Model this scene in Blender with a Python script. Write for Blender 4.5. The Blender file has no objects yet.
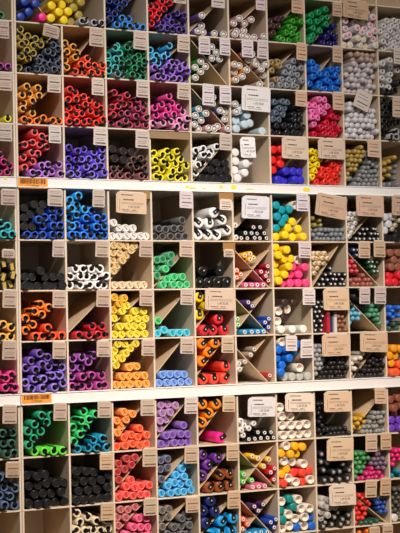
DATA = """
cell A0
m clip 2f9a58 green: 1,16.8
cell A1 w2
p 35,3 50,22
m felt 1d3f9a blue: 25,0 28,11 36,2 22,16
m felt f0308c hot_pink: 46,20
m felt f2d21c yellow: 54,8 59,13 60,1 65,19 64,5 56,18.5 68,12
m felt a8923a olive: 70,3.5 70.5,17.5 77,11 78,4 75,18
m clip a9a7a8 silver: 82,23 88,23 94,23.5 100,24
cell A3
p 107,25 130,0
m clip 1d2f78 navy: 107,3 114,1 121,2 128,0 109,9 116,8 122,6 108,15 114,13 120,10 109,21 115,17
m clip 2f86d8 sky_blue: 117,20 125,21 113,27 121,27 129,27.5 137,28 145,29
cell A4
p 150,28 175,0
m clip e0242c red: 152,8 158,6 164,3 153,14 159,11 165,8 170,2 151,20 157,18
m clip 5b3f9e purple: 163,31 169,31.5 175,32 182,33 186,33.5 160,25 166,25 175,25 182,26 164,20 172,20 178,18
t S 174,-6 186,3 4 b9a89a
cell A5
p 193,28 213,8
m paint 6a52a0 purple: 204,18 200,22.5 196,27.5
m paint 4a3a78 violet: 202,33 215,32 224,33
t S 212,-8 225,7 3 c8b8b4
cell A6
p 240,22 258,5
m paint c08a90 pale_pink: 236,22 240,20 242,25 246,20 235,31 241,32
m paint b07a88 mauve: 236,38 241,37 246,37 255,37.5 261,37.5
t S 256,-6 265,10 3 d0b4bc
cell A7
p 279,25 297,3
m brush 4a3230 dark_brown: 272,20 277,18 282,17 273,27 278,24 272,34
f brush 3f9a2e green: 270,42 304,43.5 304,12 296,12 290,16 283,24 279,32 270,35
t S 292,-2 303,13 6 c79c78
cell A8
p 325,25 338,5
m brush 17935a green: 326,8 321,16 330,15 327,23 318,20 314,27 320,29 313,34 309,38 319,12 313,14 311,20
f brush 26246a navy: 313,44 342,46 342,31 335,26 326,31
t S 333,3 342,16 4 c09c7e
cell A9
m dotcap e6e2e4 white: 349,21 356,21 348,29 357,29.5 347.5,39.5 352,34 368,26 373,20 372,34 363,34 377,27 377,34 377,41
m ydot e4e0dc white: 357,41 363,40 368,46 374,46 351,46 359,47 346,46.5
m ydot c8b8a0 tan: 363,21 371,12
t L 344,2 369,17 6 c8a27c
cell A10
f hole dcd8da white: 380,49 402,51 402,18 390,17 380,20
cell B0
m clip b03a98 magenta: 2,68 7,69
t D -2,21 9,38 2 b8a094
cell B1
p 22,69 45,44
m clip a58c34 gold: 20,28 19,39 29,37 35,38.5 19,46 25,44 32,45 39,45 44,40 18,54 25,51 31,53 25,60 19,65
m clip 4c5468 slate: 46,52 53,50 48,46 58,56 38,57 43,58 52,58 33,63 40,64 53,65 25,70 32,70 38,71 45,71 51,72 58,72 58,66 47,65
t S 44,27 60,37 10 a88e7a
cell B2
p 67,70 95,33
m clip e89a34 amber: 64,47 64,55 70,53 76,56 65,61 72,61 66,67
m clip f0542c orange_red: 87,61 85,68 93,67 99,69 78,66 71,73 76,74 83,75 91,75 97,76 102,76
t D 90,29 104,46 6 b8a08e
cell B3
m clip 3fb8b4 turquoise: 116,51 122,55 114,55 109,57 116,61 110,64 117,66 109,70
m clip 1b7a50 green: 128,48 134,50 139,52 144,56 133,57 127,60 136,61 142,60 145,64 122,68 128,67 134,69 140,69 146,71 128,75 134,77 139,77 145,78
m clip 5c7f7a grey_green: 115,76 121,76
t D 134,32 147,49 5 c0a898
cell B4
p 152,72 178,48
m clip 4ab0e0 sky_blue: 153,55 157,59 163,57 168,55 169,51 153,66 158,65
m clip 9a6cd0 lilac: 153,75 160,73 165,70 170,68 177,66 182,69 170,74 177,74 186,75 157,80 163,80 170,81 177,81 184,81 189,79
t D 178,36 190,52 5 c4ac9a
cell B5
p 191,40 228,86
m paint 3a9a44 green: 201.5,60 196,66 206,65 201,70 196,76
m paint 3c4a58 slate: 213,46 217,51 213,56 220,57
t D 199,38 210,54 2 cdbcc0
t D 220,39 230,55 2 d3c4c8
cell B6
p 232,50 268,88
m paint e8a03c orange: 236,64.5 241,66 246,67 236,71.5 241,72 235,78
m paint b8a090 taupe: 254,53 254,60 265,64 260,68 266,71 262,73 268,77 256,66 262,81
m paint a03048 crimson: 248,55
t D 242,41 253,57 2 d3c4c8
t D 258,41 268,58 3 d0bcc0
cell B7
p 281,64 297,48
m brush a08658 tan: 271,61 278,61 280,67 273,68 275,76
f brush 8e8f96 grey: 270,88 305,90 305,61 285,59 281,70 279,78 270,80
t S 297,44 307,60 6 c79c78
cell B8
p 325,65 338,48
f brush 2070d0 blue: 308,91 342,92 342,66 330,65 322,70 316,60 308,60
t S 333,47 342,62 4 bf9a7a
cell B9
f wcap b49c90 tan: 350,61 378,62 378,52 350,51
f wcap ccc4c6 white: 344,93 378,94 378,63 350,62 344,64
cell B10
m hole dcd8d8 white: 390,59 391,66 391,73 390,79 388,85 383,62 383,70 383,77 383,84 398,61 398,69
m clip 26242a black: 395,88 400,82 387,91
t S 394,49 404,64 5 cfc0b4
cell C0
m clip e8dc2c yellow: 8,118
t D -2,73 12,90 2 c0a898
cell C1
p 16,118 48,92
m clip f0a43c amber: 28,86 37,88 23,95 32,93 40,97 23,103 35,103 24,114 31,108
m clip f07c28 orange: 24,120 31,119.5 39,120 46,120 54,121 61,121
t D 48,76 61,92 3 c8b4a4
cell C2
m clip ea3428 red: 70,88 76,92 69,99 76,98 83,95 70,107 77,106 85,103 92,100 66,115 72,114 80,112 88,110 97,103 104,107 97,111 67,122 74,122 82,121 90,121 97,123 104,120
t D 92,79 104,95 3 c8b4a4
cell C3
m clip c02c3c crimson: 115,92 121,97 127,94 119,104 112,107 125,102 131,106 114,114
m clip a83c5c dull_pink: 138,98 143,104 137,107 122,112 129,112 136,114 143,111 113,121 119,124 126,121 133,123 140,123 147,122 147,116
t D 137,81 149,97 3 c4b0a2
cell C4
m clip e8489c pink: 170,96 174,101 162,103 155,107 169,108 178,105 157,114 165,114 174,113
m clip f0a0cc pale_pink: 183,111 187,117 180,119 172,120 163,121 154,121 177,125 186,125
t D 178,84 190,99 5 c4ac9a
cell C5
p 193,90 230,132
m paint 4a98b8 teal: 201.5,107 196,114 206,112.5 202,118 196,123.5
m paint e2dedc white: 213,104 213,96 
m paint 3a4a98 navy: 220,112 224,119 228,125
m paint c88890 pink: 203,129 208.5,129 214,129.5 219.5,130 225,130.5
t D 203,85 214,105 3 d6c8cc
t D 220,87 231,104 2 d8cacf
cell C6
m felt c4d4dc pale_blue: 240,109 249,113 243,120 249,121 238,118 237,127 267,132
m paint b0a8a8 grey: 236,103 235,112 245,106
t W 243,88 271,110 4 e0dad8
cell C7
f brush 5c6878 slate: 271,122 282,122 290,108 290,98 271,98
f brush 222226 black: 271,135 305,137 305,106 292,106 283,122 271,123
t S 296,92 307,106 5 c79c7c
cell C8
f brush ee7ab4 pink: 308,131 314,128 322,118 330,106 325,97 308,97
f brush c8203e red: 310,138 343,139 343,116 333,107 323,119 315,129
t S 333,93 344,110 4 c09c80
cell C9
f wcap d6d2d6 white: 345,139 378,140 378,106 368,106 357,101 345,102
t S 358,93 373,110 22 cdbcb0
cell C10
m clip 22221f black: 384,98 384,105 385,112 384,119 385,126 384,133 391,102 391,109 391,116 391,123 398,121
m clip a8a4a4 grey: 390,137 397,137 397,130
t S 393,98 404,117 4 c8ac94
cell D0
m clip b82c70 magenta: 2,157 6,163 3,170 14,170 9,174 0,164
t D -2,124 12,141 2 b8a498
cell D1
m clip f0585c salmon: 35,131 42,135 48,137 25,143 33,141 40,143 47,145 31,152 38,152 25,155 33,160 25,166
m clip b070d0 lilac: 42,164 50,164 58,163 33,171 41,172 48,172 55,172 62,172
t D 49,126 61,143 3 c8bcb4
cell D2
m clip 5c3cc0 violet: 70,147 77,149 84,148 70,158 77,160 68,168
m clip 7c64e0 lavender: 95,151 104,148 90,158 98,157 105,157 84,158 95,165 105,165 76,167 86,167 70,175 77,174 84,174 90,173 98,174 105,173
t D 94,128 107,145 4 c8bab0
cell D3
m round 2c2420 black: 114,148 122,150 132,151 115,157 124,158
m clip 5a3a34 dark_brown: 134,158 141,157 146,161 114,168 121,166 130,164 137,166 145,168
m clip 8a4a48 brown: 114,175 121,174 128,174 135,175 141,175 148,175
t D 136,131 149,148 4 c0aea2
cell D4
m clip ece02a yellow: 155,152 162,153 168,152 177,150 172,157 181,158 154,159 162,160 176,165 168,165 184,167 157,168 162,169 172,171 180,171 155,177 163,177 170,178 178,178 185,178
b 150,132 189,138 9a7e60
cell D5
p 195,178 222,146
m clip f0f0ee white: 194,152 203,157 212,152 218,147 194,163 200,160 207,155 194,171 198,167 204,163
m round 1c1c1e black: 205,170 212,171 218,172 224,173 229,172 198,179 205,179 213,179 220,179 228,179
t S 220,135 232,150 4 b8a698
cell D6
m felt ece8e6 white: 235,155 237,161 249,160 244,164 236,168 242,168 237,175
t W 241,138 255,157 -4 ece8ea
cell D7
m felt e0302c red: 273,149 281,149 273,160 281,157 274,168 283,164 
m felt 3a34c0 blue: 286,170 293,170 300,171 279,180 286,180 294,180 301,180
t L 283,138 308,158 3 d0b69c
cell D8
f brush f0d420 yellow: 309,178 314,178 322,164 325,150 318,144 309,144
f brush e8382c red: 312,185 344,186 344,164 333,158 324,164 316,178
t L 319,140 345,158 2 cdae96
cell D9
p 349,178 368,150
f small b09454 gold: 346,178 350,178 360,163 368,150 364,145 346,146
f small 8a8a8a grey: 350,185 379,186 379,160 370,156 361,166 353,178
t S 368,141 380,157 6 c8a284
cell D10
m small b8984c gold: 383,162 390,160 396,156 384,169 391,167 383,177 390,174
m small 808084 grey: 397,165 396,171 396,177 385,183 391,183 398,183
cell E0
m clip 28b0b8 turquoise: 2,225 8,229 0,233 13,233 4,237
t D 1,190 16,205 2 b09888
cell E1
m round 17171b black: 22,217 27,209 35,205 42,206 34,216 40,212 23,228 31,225
m clip 1c4ab8 blue: 47,217 53,210 53,220 60,217 38,222 44,227 55,228 61,226 29,236 37,236 45,236 52,236 60,236
t D 48,190 63,206 4 b8a496
cell E2
m clip 2c9ce0 sky_blue: 70,203 75,198 69,211 75,209 68,220 75,218 70,228 82,212
m clip 2470dc blue: 82,220 89,217 96,221 105,221 78,227 85,228 93,228 101,228 69,236 76,236 83,236 90,236 97,236 105,236
t D 93,190 105,207 4 b8a496
cell E3
m twin dcd8d4 white: 113,222 119,228 126,228 133,227 112,236 118,237 124,237 131,237 137,236 143,237
t L 117,193 147,213 5 c8a888
b 120,190 150,198 a07c50
cell E4
m twin 2c2a2c black: 159,228 166,228 174,227 181,227 156,236 163,237 170,237 177,236 184,236 182,219
t S 180,192 193,208 5 c8b8bc
cell E5
m jumbo f2f2f0 white: 197,223 207.5,224 215,214 223,224 196,235 204,235 213,235 222,233
t S 220,200 232,210 5 d8c4b4
b 219,192 233,201 a87c44
cell E6
p 238,226 262,200
m dotp 1c1c1e black: 242,239 248,239 254,239 260,239 266.5,239 245,233 252,233 258,233 264,233 259.5,226 253,226
m dotp e4e2e2 white: 236,229 236,236
t W 243,197 270,218 3 d8d6de
cell E7
p 290,232 309,208
m felt 1a9aa8 teal: 274,206 281,208 288,209 283,217 275,216 279,224 273,226
m felt f4d42a yellow: 293,220.5 287,228.5 296.5,229.5 279,236.5 286,237 293,237 302,237.5
m tube c8b8ac clear: 294,204.5
t D 297,194 308,211 3 d4cad4
cell E8
m small 968a4c olive: 314,217 316,224 321,219 313,230 321,226
f small 84888e grey: 312,240 345,241 345,229 312,228
t L 318,196 348,217 9 c09a7a
cell E9
p 350,238 372,212
f fine d8d4d0 white: 347,238 350,237 357,224 362,213 356,208 347,208
f fine 1e1e22 black: 349,241 381,241 381,226 372,226 360,228 353,236
t L 357,196 384,216 4 c8a084
cell E10
m felt dcdce0 white: 388,219 394,216 388,226 387,233
m fine d0c4a8 cream: 396,224 400,219 393,229
m round 1c1c1e black: 390,238 396,236 401,233 398,240
t L 393,196 412,215 3 c49c7e
cell F0
m gold 1e1a18 black: 8,265 14,266 2,273 7,276 12,276 2,284 8,285 14,284
t S 2,250 15,258 4 b09882
cell F1
m round 17171a black: 25,277 32,277 39,276 46,277 53,277 60,277 23,286 31,286 38,286 46,286 54,286 62,286
t D 53,241 65,257 4 b4a094
cell F2
m clip f0eeec white: 75,269 83,269 92,268 100,269 73,277 79,278 87,277 95,277 104,277 72,286 80,286 88,286 97,286 105,286
t D 96,241 109,257 6 b49c88
cell F3
p 110,280 140,245
m twin d0b078 tan: 127,246 135,246 112,252 120,252 130,251 111,259 118,259 126,258 113,266 121,266 111,274 116,271
m twin e0c8a4 pale_tan: 116,285 123,285 130,285 137,285 144,285
t D 140,241 153,257 5 b49a86
cell F4
p 156,284 182,255
m twin 22804c dark_green: 164,260 170,256 161,267 167,265 157,262 156,271
m twin 30b868 green: 171,270 164,277 173,277 181,277 162,285 169,285 177,285 185,285
t D 180,241 193,257 6 bca28e
cell F5
m jumbo 161618 black: 202,272 219,273 196,284 206,284 216,284 226,284
t S 224,250 234,257 3 c8ac96
b 223,242 235,251 a07846
cell F6
p 236,252 267,285
p 241,283 269,250
m dotp f0b428 yellow: 244,257 252,257 248,261 248,254
m dotp f07030 orange: 236,276 241,273 237,269
m dotp a82038 crimson: 260,272 267,271 264,277 268,280 268,265
m dotp d86090 pink: 246,285 252,285 258,285 263,285
cell F7
m felt f0cc28 yellow: 276,248 283,250 274,255 281,257 289,258 284,264 275,264 279,270 273,272 275,278
m felt f0508c pink: 293,269 302,269 286,275 298,277 280,284 288,284 296,284 304,284
m tube c8a894 clear: 297.5,262
t D 299,242 311,258 5 d0bcc0
cell F8
p 314,284 333,254
f fine e0c8a0 cream: 311,278 316,276 326,263 332,253 322,249 311,250
f fine 1e1e22 black: 312,287 343,287 343,271 330,268 322,271 315,280
cell F9
p 347,252 380,287
f fine 20304c navy: 349,251 360,260 364,256 360,244 349,244
f fine c83040 red: 348,273 358,276 360,266 350,257 348,258
f small a86458 brown: 350,287 379,287 372,279 362,272 356,277 350,275
f fine 28543a dark_green: 363,262 380,281 380,258 368,258
t D 359,242 370,258 2 c8a480
t D 374,241 385,257 3 c8a480
cell F10
f felt 96604c brown: 387,276 392,275 402,266 402,244 387,244
m felt e0303c red: 391,279 398,275 388,284 396,284 402,282
cell G0
m clip f0b450 amber: 3,323 11,326 3,337 11,336
t D 3,290 17,308 5 b49a86
cell G1
m clip f0822c orange: 41,303 49,306 35,310 42,313 26,317 33,323 26,329
m clip f0552c orange_red: 48,327 36,336 43,336 53,335 62,335
t D 53,291 66,308 5 b49a86
cell G2
p 68,333 100,300
m clip c0242e red: 93,326 102,325 81,334 89,335 97,335 106,335
t D 97,290 110,307 5 b49a86
cell G3
p 128,310 147,291
m twin e0a828 golden: 112,302 120,302 117,309 112,311
m twin e8d034 yellow: 126,309 136,311 144,310 122,316 130,317 114,321 138,318 145,318 121,326 129,325 136,326 143,326 115,334 122,334 129,334 136,334 144,334
t D 140,290 153,306 5 b49a86
cell G4
p 154,330 183,295
m twin 3cc060 green: 157,321
m twin 34b8d0 cyan: 157,332 163.5,332 170.5,332 177.5,332 186,332
t D 181,289 193,305 5 bca694
cell G5
p 196,328 214,305
m jumbo e8c828 yellow: 202,300 205,311 197,318 210,300
m jumbo d8303c red: 218,320 203,330 213,330 224,330
t L 206,289 236,310 5 c8ac94
cell G6
p 235,298 269,334
p 240,326 266,292
m dotp 503878 purple: 248,301 253,305
m dotp 2848a0 navy: 269,317.5 264.5,322 268.5,326
m dotp 44b83c green: 238,319 240,324
m dotp 3898d0 sky_blue: 245,332.5 252,332.5 258,332.5 264,332.5
cell G7
m felt 3a2c28 dark_brown: 284,303 292,304 280,317
m tube ece8e0 clear: 277,310 286,311 277,323
m felt f2efe8 white: 281,330 293,329.5 304,329.5
t D 303,289 315,305 4 d4c8c8
cell G8
f fine 26262a black: 313,333 323,333 324,296 313,296
m box c02838 red: 328.0,322
m box 28305c navy: 331.8,322
m box d8d0cc white: 335.5,322
f small 94644c brown: 337,332 346,332 346,308 337,308
t L 324,289 349,310 1 d0ac84
cell G9
p 350,301 380,332
m small 2c2a30 black: 355,295 353,302 364,305 361,298
f small 6cb0c8 light_blue: 349,323 356,322 364,313 356,307 349,303
f small 5c9878 green: 367,312 374,319 381,328 381,303 371,303
t D 360,288 370,304 3 c8b4b0
t D 375,287 386,304 3 c8b4b0
cell G10
m small 3474d8 blue: 388,306 394,309 389,313 394,316 388,321 399,307 400,314
m small 3c5c50 dark_green: 390,328 395,323 398,329 402,322
cell H0
m clip e03a88 hot_pink: 0,373 6,375 13,374 0,386 6,386 13,386
t D 3,341 17,360 5 b49a86
cell H1
m clip 7450b0 purple: 40,352 48,356 33,361 41,363 56,361 26,367 35,370 49,367
m clip 8c70d8 lavender: 63,368 57,374 49,376 42,378 28,379 63,380 33,387 42,387 55,386 35,378
t D 53,342 66,359 5 b49a86
cell H2
m clip 9c4cac magenta: 73,357 81,356 95,354 88,361 73,366 81,366 72,375 
m clip b03c90 plum: 92,374 102,374 83,375 75,385 83,385 90,385 98,385 106,385
t D 97,341 110,357 5 b49a86
cell H3
p 110,376 142,341
m twin dcc434 yellow: 117,350 124,350 131,350 114,358 121,358 128,357 113,366 119,365 112,373
m twin f0a040 orange: 130,366 137,365 123,375 130,375 137,375 144,375 118,384 125,384 131,383 138,383 145,383
t D 142,340 155,356 5 b8a08c
cell H4
p 157,372 182,340
m twin 7098e0 periwinkle: 163,373 170,373 177,373 184,373 160,382 167,382 174,382 181,382 189,382
t D 181,338 194,354 5 bca898
cell H5
p 197,375 222,342
m jumbo f08428 orange: 203,346 217,344 210,353 201,361
m jumbo f0503c red: 226,365 204,379 214,378 224,378
t D 222,337 234,353 5 c0a484
cell H6
p 236,348 268,382
p 240,371 266,338
m dotp a89888 silver: 256,350 252,354.5 247,358
m dotp d0ccc8 white: 240,370 238,376
m dotp b83830 red: 270,374
cell H7
m felt 2070d0 blue: 278,350 286,350 279,358 287,357 294,351 280,366 277,374 298,343
m tube d8d0cc clear: 282,341.5 300,368
m felt b8b8b0 grey: 282,379 290,379 298,378.5 306,378
t S 286,336 297,351 4 d4c4c0
t D 301,340 313,358 1 d8ccc8
cell H8
f small 9c9c9c silver: 313,379 318,374 325,360 325,344 313,344
f small 2c2826 black: 316,380 347,380 347,356 328,358 322,370
t L 323,334 350,356 0 cfa884
cell H9
p 354,376 372,352
m small dcd4c4 white: 352,364 356,360 361,357 366,353 352,371 357,367
f small 2c2626 black: 352,378 384,378 384,362 370,354 363,362 357,372
t L 361,332 388,352 5 cba480
cell H10
f felt f0a42c amber: 387,372 392,368 402,358 402,346 387,346
m felt f0683c orange_red: 391,374 398,369 388,380 396,378 402,374
cell I0
m clip 2c5c48 dark_green: 3,432 14,431 4,442 12,442 7,452 15,452 0,450
t D 3,405 17,424 5 b49a86
cell I1
m clip 22a070 green: 35,423 47,421 27,430 41,430 34,437 27,444 52,414 42,414
m clip 60e040 lime: 37,450 45,450 53,450 62,450
t D 54,403 67,421 5 b49a86
cell I2
m clip 38c870 light_green: 74,427 89,417 97,413 81,421 85,427 78,434 73,441 84,411
m clip 1890b8 teal: 103,437 94,439 78,447 86,447 97,446 107,446
t D 98,401 111,418 5 b49a86
cell I3
p 115,440 144,404
m twin f09044 orange: 132,413 126,419 122,427 116,432 117,423 124,411
m twin f05c34 orange_red: 125,436 132,435 139,436 118,445 125,444 131,444 138,444 145,443 144,435 140,427
t D 141,399 155,416 4 b8a28e
cell I4
p 160,434 185,403
m twin a87cb0 mauve: 161,404 168,404 175,404 163,412 170,411 160,420 166,417 161,428
m twin 7c54b0 purple: 184,424 165,434 172,434 180,433 188,433 160,442 167,442 174,442 181,441 188,441
t D 185,397 198,414 4 cbbcb4
cell I5
p 198,437 222,404
m jumbo f0902c orange: 203,404 217,405 209,413 202,423
m jumbo f02c90 hot_pink: 221,437
t D 223,396 235,412 5 c4a884
cell I6
m dotp ecebe8 white: 243,424 249,427 254,422 243,433 237,421 237,429
m dotp 1c1c1e black: 258,431 265,432 271.5,432 249,438.5 255,438.5 261,438.5 267.5,438 275,437
t W 249,397 276,417 4 d8d4d8
cell I7
m tube e8e0d4 clear: 283,424 291,424 299,424 307,423 284,434 292,434 300,434 307,433 283,415 291,415 279,406
t L 286,393 314,412 5 dccab4
cell I8
f small 242224 black: 316,437 326,436 326,428 322,416 324,398 316,398
f small 2c2a2c black: 326,436 349,436 349,425 338,425 326,428
t L 325,391 351,412 3 d4b08c
cell I9
p 360,422 380,396
f small c8a03c gold: 354,433 359,430 367,421 369,414 354,417
f small 94948f grey: 356,434 388,434 388,411 373,409 364,426
t S 375,388 386,404 5 c8a07c
cell I10
m felt 8c5444 brown: 391,400 398,400 391,408 398,408 402,414 394,416
m felt 7444b8 purple: 391,431 396,424 400,431 392,424
cell J0
m clip 4c6484 steel_blue: 0,476 7,476 5,486 15,487 0,494 10,495 5,504 15,504
t D 6,462 20,478 5 b08c6c
cell J1
m round 19191b black: 28,474 36,475 45,473 29,485 38,484 47,482 56,482 65,481 35,493 43,492 52,492 61,491 29,502 39,503 48,502 57,501 66,500
cell J2
m round 1d1d1f black: 77,470 86,470 94,471 75,481 84,480 93,480 102,478 109,474 79,490 88,489 97,488 108,486 74,499 83,498 92,498 101,497 110,496
t S 100,454 113,470 4 b8966e
cell J3
p 117,488 146,451
m twin b03434 dark_red: 127,458 135,457 119,464 133,465 126,467 118,473 122,479
m twin ee5048 coral: 130,478 127,485 135,486 119,494 126,494 133,494 140,493 147,493 149,484 142,485
t D 143,448 157,467 4 b89e80
cell J4
p 158,488 185,456
m twin 50546c slate: 160,459 168,466 160,468 166,458 160,478
m twin 38a4e4 sky_blue: 181,465 187,464 176,473 184,474 166,484 173,483 180,482 188,481 162,491 169,491 177,491 184,490 190,488
t D 185,446 198,464 4 bca080
cell J5
p 200,488 230,450
m jumbo 6c3890 purple: 216,460 207,467 202,479 202,456
m jumbo 8c4c28 brown: 219,473 229,473 209,485 219,484 230,484
t D 227,444 239,461 4 c0a078
cell J6
p 240,452 274,486
p 246,480 272,447
m dotp f0c030 yellow: 258,457 267,456 262,463 252,455
m dotp c02838 red: 271,471 277,467 277,478 
m dotp 48c43c green: 244,473 250,477 245,482
m dotp e07090 pink: 253,487 259,487 265,486
cell J7
m felt f0b428 amber: 302,446 290,452 297,452 278,453 283,468 278,475 293,444
m tube e8d8c8 clear: 284,447 283,459 292,460 304,463 285,481 294,481 308,479
m felt f04c3c red: 292,471 300,471 307,470 301,480 279,484
cell J8
m disc 242224 black: 323,461 324,469 334,471 341,470 349,469 344,463 325,479 332,479 340,478 348,477 330,462 322,453
t L 328,438 354,461 3 d4b48c
cell J9
f small 50945c green: 354,477 360,474 369,464 370,452 364,447 354,448
f small 7c6878 mauve: 371,463 378,470 388,472 388,452 372,451
f small cc3878 magenta: 356,480 388,478 380,471 371,465 363,473
t D 366,434 377,452 4 c4a284
t D 381,433 391,450 4 c49c74
cell J10
f small dc3878 hot_pink: 391,469 395,466 403,456 403,446 391,446
m small 1c8ca4 teal: 393,475 399,470 402,476
cell K0
cell K1
cell K2
m clip e4d4b4 cream: 80,521 87,516 98,520 108,519 84,529 93,529 102,529 110,528 75,529 77,513 76,537 85,538 94,538 103,537 111,536
t S 101,503 114,521 4 b8946c
cell K3
p 118,531 146,500
m twin c06868 rose: 121,513 128,513 135,511 121,521 128,520 120,529
m twin e85884 pink: 140,517 147,517 134,526 141,526 148,526 128,534 135,535 142,535 149,534 121,538
t D 144,498 157,516 4 b89e80
cell K4
p 160,533 188,500
m twin 6c645c taupe: 162,509 169,508 161,518 167,516 161,526
m twin 545456 dark_grey: 182,517 189,515 175,526 182,525 189,524 168,533 175,534 182,533 189,532
t D 186,497 199,513 4 bc9c78
cell K5
p 203,532 231,500
m jumbo 283070 navy: 207,503 203,514 213,512 203,525
m jumbo 28a0e0 sky_blue: 220,520 230,519 211,531 221,531 231,530
t D 228,491 240,509 4 c09c74
cell K6
p 241,501 276,538
p 246,529 273,495
m dotp 503060 purple: 254,505 263,503 259,510
m dotp 2848a8 navy: 271,521 276,526 277,518
m dotp f06038 orange: 243,518 248,523 243,528
m dotp 2890c8 blue: 250,535 256,534 262,533 267,532
cell K7
m felt 1c8c84 teal: 288,502 292,507 281,512 284,520
m tube e8d8c8 clear: 296,499 281,504 287,514 301,507 309,507 295,519 303,518 281,524 286,530 301,529
m felt 2468c8 blue: 309,517 309,526 293,527
cell K8
m disc c0bab4 silver: 322,501 329,500 322,508 329,508 322,516 328,516 321,524 336,507
m disc 26241f black: 336,513 335,520 343,521 325,527 332,528 340,527 348,525 351,518 328,521
t L 330,484 356,506 3 d8c0a8
cell K9
p 365,505 391,526
f small d84038 red: 355,523 361,521 367,510 374,501 366,494 355,494
f small 3458a8 blue: 372,502 378,509 391,520 391,496 378,497
m small 345c4c dark_green: 360,523 366,522 372,522 378,521
t D 366,480 377,498 4 c8a880
t D 381,478 391,496 4 c8a074
cell K10
f small 5c5850 dark_grey: 392,521 403,519 403,485 392,486
m felt e4dcd4 white: 396,522
cell L9
m small f08428 orange: 360,538 367,537 374,537 360,531 368,530
t D 370,527 380,543 3 c4a078
cell L10
m small f08428 orange: 398,536
t D 383,525 393,541 3 c4a078
"""
import bpy, math, random
from mathutils import Matrix, Vector
import numpy as np
random.seed(7); np.random.seed(7)
SC = bpy.context.scene
COL = SC.collection

# ------------------------------------------------------------------ camera
F, YAW, PITCH, ROLL = 1347.31, 0.45195, 0.04084, -0.02242
CAM = Vector((-0.86277, -2.62513, -0.07036))
cy, sy, cp, sp, cr, sr = math.cos(YAW), math.sin(YAW), math.cos(PITCH), math.sin(PITCH), math.cos(ROLL), math.sin(ROLL)
fw = Vector((sy*cp, cy*cp, sp)); r0 = Vector((cy, -sy, 0)); u0 = r0.cross(fw)
rt = cr*r0 + sr*u0; up = -sr*r0 + cr*u0
cd = bpy.data.cameras.new('camera'); cam = bpy.data.objects.new('camera', cd); COL.objects.link(cam)
cam.matrix_world = Matrix(((rt.x, up.x, -fw.x, CAM.x), (rt.y, up.y, -fw.y, CAM.y), (rt.z, up.z, -fw.z, CAM.z), (0, 0, 0, 1)))
cd.sensor_fit = 'HORIZONTAL'; cd.sensor_width = 36; cd.lens = 36*F/400
cd.clip_start = 0.05; cd.clip_end = 50
cd.dof.use_dof = True; cd.dof.focus_distance = 2.86; cd.dof.aperture_fstop = 11
SC.camera = cam

def at(px, py, y):
    """measured point of the photograph -> place on the plane at depth y"""
    d = fw + rt*((px-200)/F) + up*((266.5-py)/F)
    t = (y-CAM.y)/d.y
    return CAM + d*t

# ------------------------------------------------------------------ materials
def lin(h):
    v = [int(h[i:i+2], 16)/255 for i in (0, 2, 4)]
    return tuple((c/12.92 if c <= .04045 else ((c+.055)/1.055)**2.4) for c in v) + (1,)
MATS = {}
def mat(name, hexc, rough=.4, spec=.5, noise=0, trans=0, coat=0, scale=30, bump=0):
    k = (name, hexc)
    if k in MATS: return MATS[k]
    m = bpy.data.materials.new(name + '_' + hexc); m.use_nodes = True
    nt = m.node_tree; b = nt.nodes['Principled BSDF']
    c = lin(hexc)
    b.inputs['Base Color'].default_value = c
    b.inputs['Roughness'].default_value = rough
    b.inputs['Specular IOR Level'].default_value = spec
    if trans: b.inputs['Transmission Weight'].default_value = trans
    if coat: b.inputs['Coat Weight'].default_value = coat
    tc = nt.nodes.new('ShaderNodeTexCoord'); nz = nt.nodes.new('ShaderNodeTexNoise')
    nz.inputs['Scale'].default_value = scale; nz.inputs['Detail'].default_value = 4
    nt.links.new(tc.outputs['Object'], nz.inputs['Vector'])
    mx = nt.nodes.new('ShaderNodeMixRGB'); mx.blend_type = 'MULTIPLY'
    rp = nt.nodes.new('ShaderNodeValToRGB')
    lo = 1-(noise or .05)
    rp.color_ramp.elements[0].position = .35; rp.color_ramp.elements[0].color = (lo, lo, lo, 1)
    rp.color_ramp.elements[1].position = .65; rp.color_ramp.elements[1].color = (1, 1, 1, 1)
    nt.links.new(nz.outputs['Fac'], rp.inputs['Fac'])
    mx.inputs['Fac'].default_value = 1; mx.inputs['Color1'].default_value = c
    nt.links.new(rp.outputs['Color'], mx.inputs['Color2']); nt.links.new(mx.outputs['Color'], b.inputs['Base Color'])
    if bump:
        bp = nt.nodes.new('ShaderNodeBump'); bp.inputs['Strength'].default_value = bump; bp.inputs['Distance'].default_value = .001
        nt.links.new(nz.outputs['Fac'], bp.inputs['Height']); nt.links.new(bp.outputs['Normal'], b.inputs['Normal'])
    MATS[k] = m
    return m
def vivid(h):
    """the plastic's own colour, a little purer than the photograph's haze"""
    v = [int(h[i:i+2], 16)/255 for i in (0, 2, 4)]
    g = sum(v)/3
    v = [min(1, max(.012, g+(c-g)*1.06)) for c in v]
    return ''.join('%02x' % round(c*255) for c in v)
def plastic(h): return mat('plastic', vivid(h), .34, .45, .06)
def tint(h, t, to=1.0):
    v = [int(h[i:i+2], 16)/255 for i in (0, 2, 4)]
    return ''.join('%02x' % round(255*(c+(to-c)*t)) for c in v)
BLACK = mat('black_plastic', '0e0e10', .5, .35)
INKL = mat('faint_ink', 'a08c80', .8, .2)
INK = mat('printed_ink', '66574f', .8, .2)
BOARD = mat('melamine_board', 'd6c1a6', .6, .3, .07, scale=9)
EDGE = mat('board_edge', 'dfcfba', .55, .3, .05, scale=12)
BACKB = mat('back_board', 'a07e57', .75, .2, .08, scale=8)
INSERT = mat('insert_board', 'd2b897', .7, .2, .08, scale=14)
RAIL = mat('rail_enamel', 'f2eeea', .35, .5, .03, scale=6)

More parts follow.
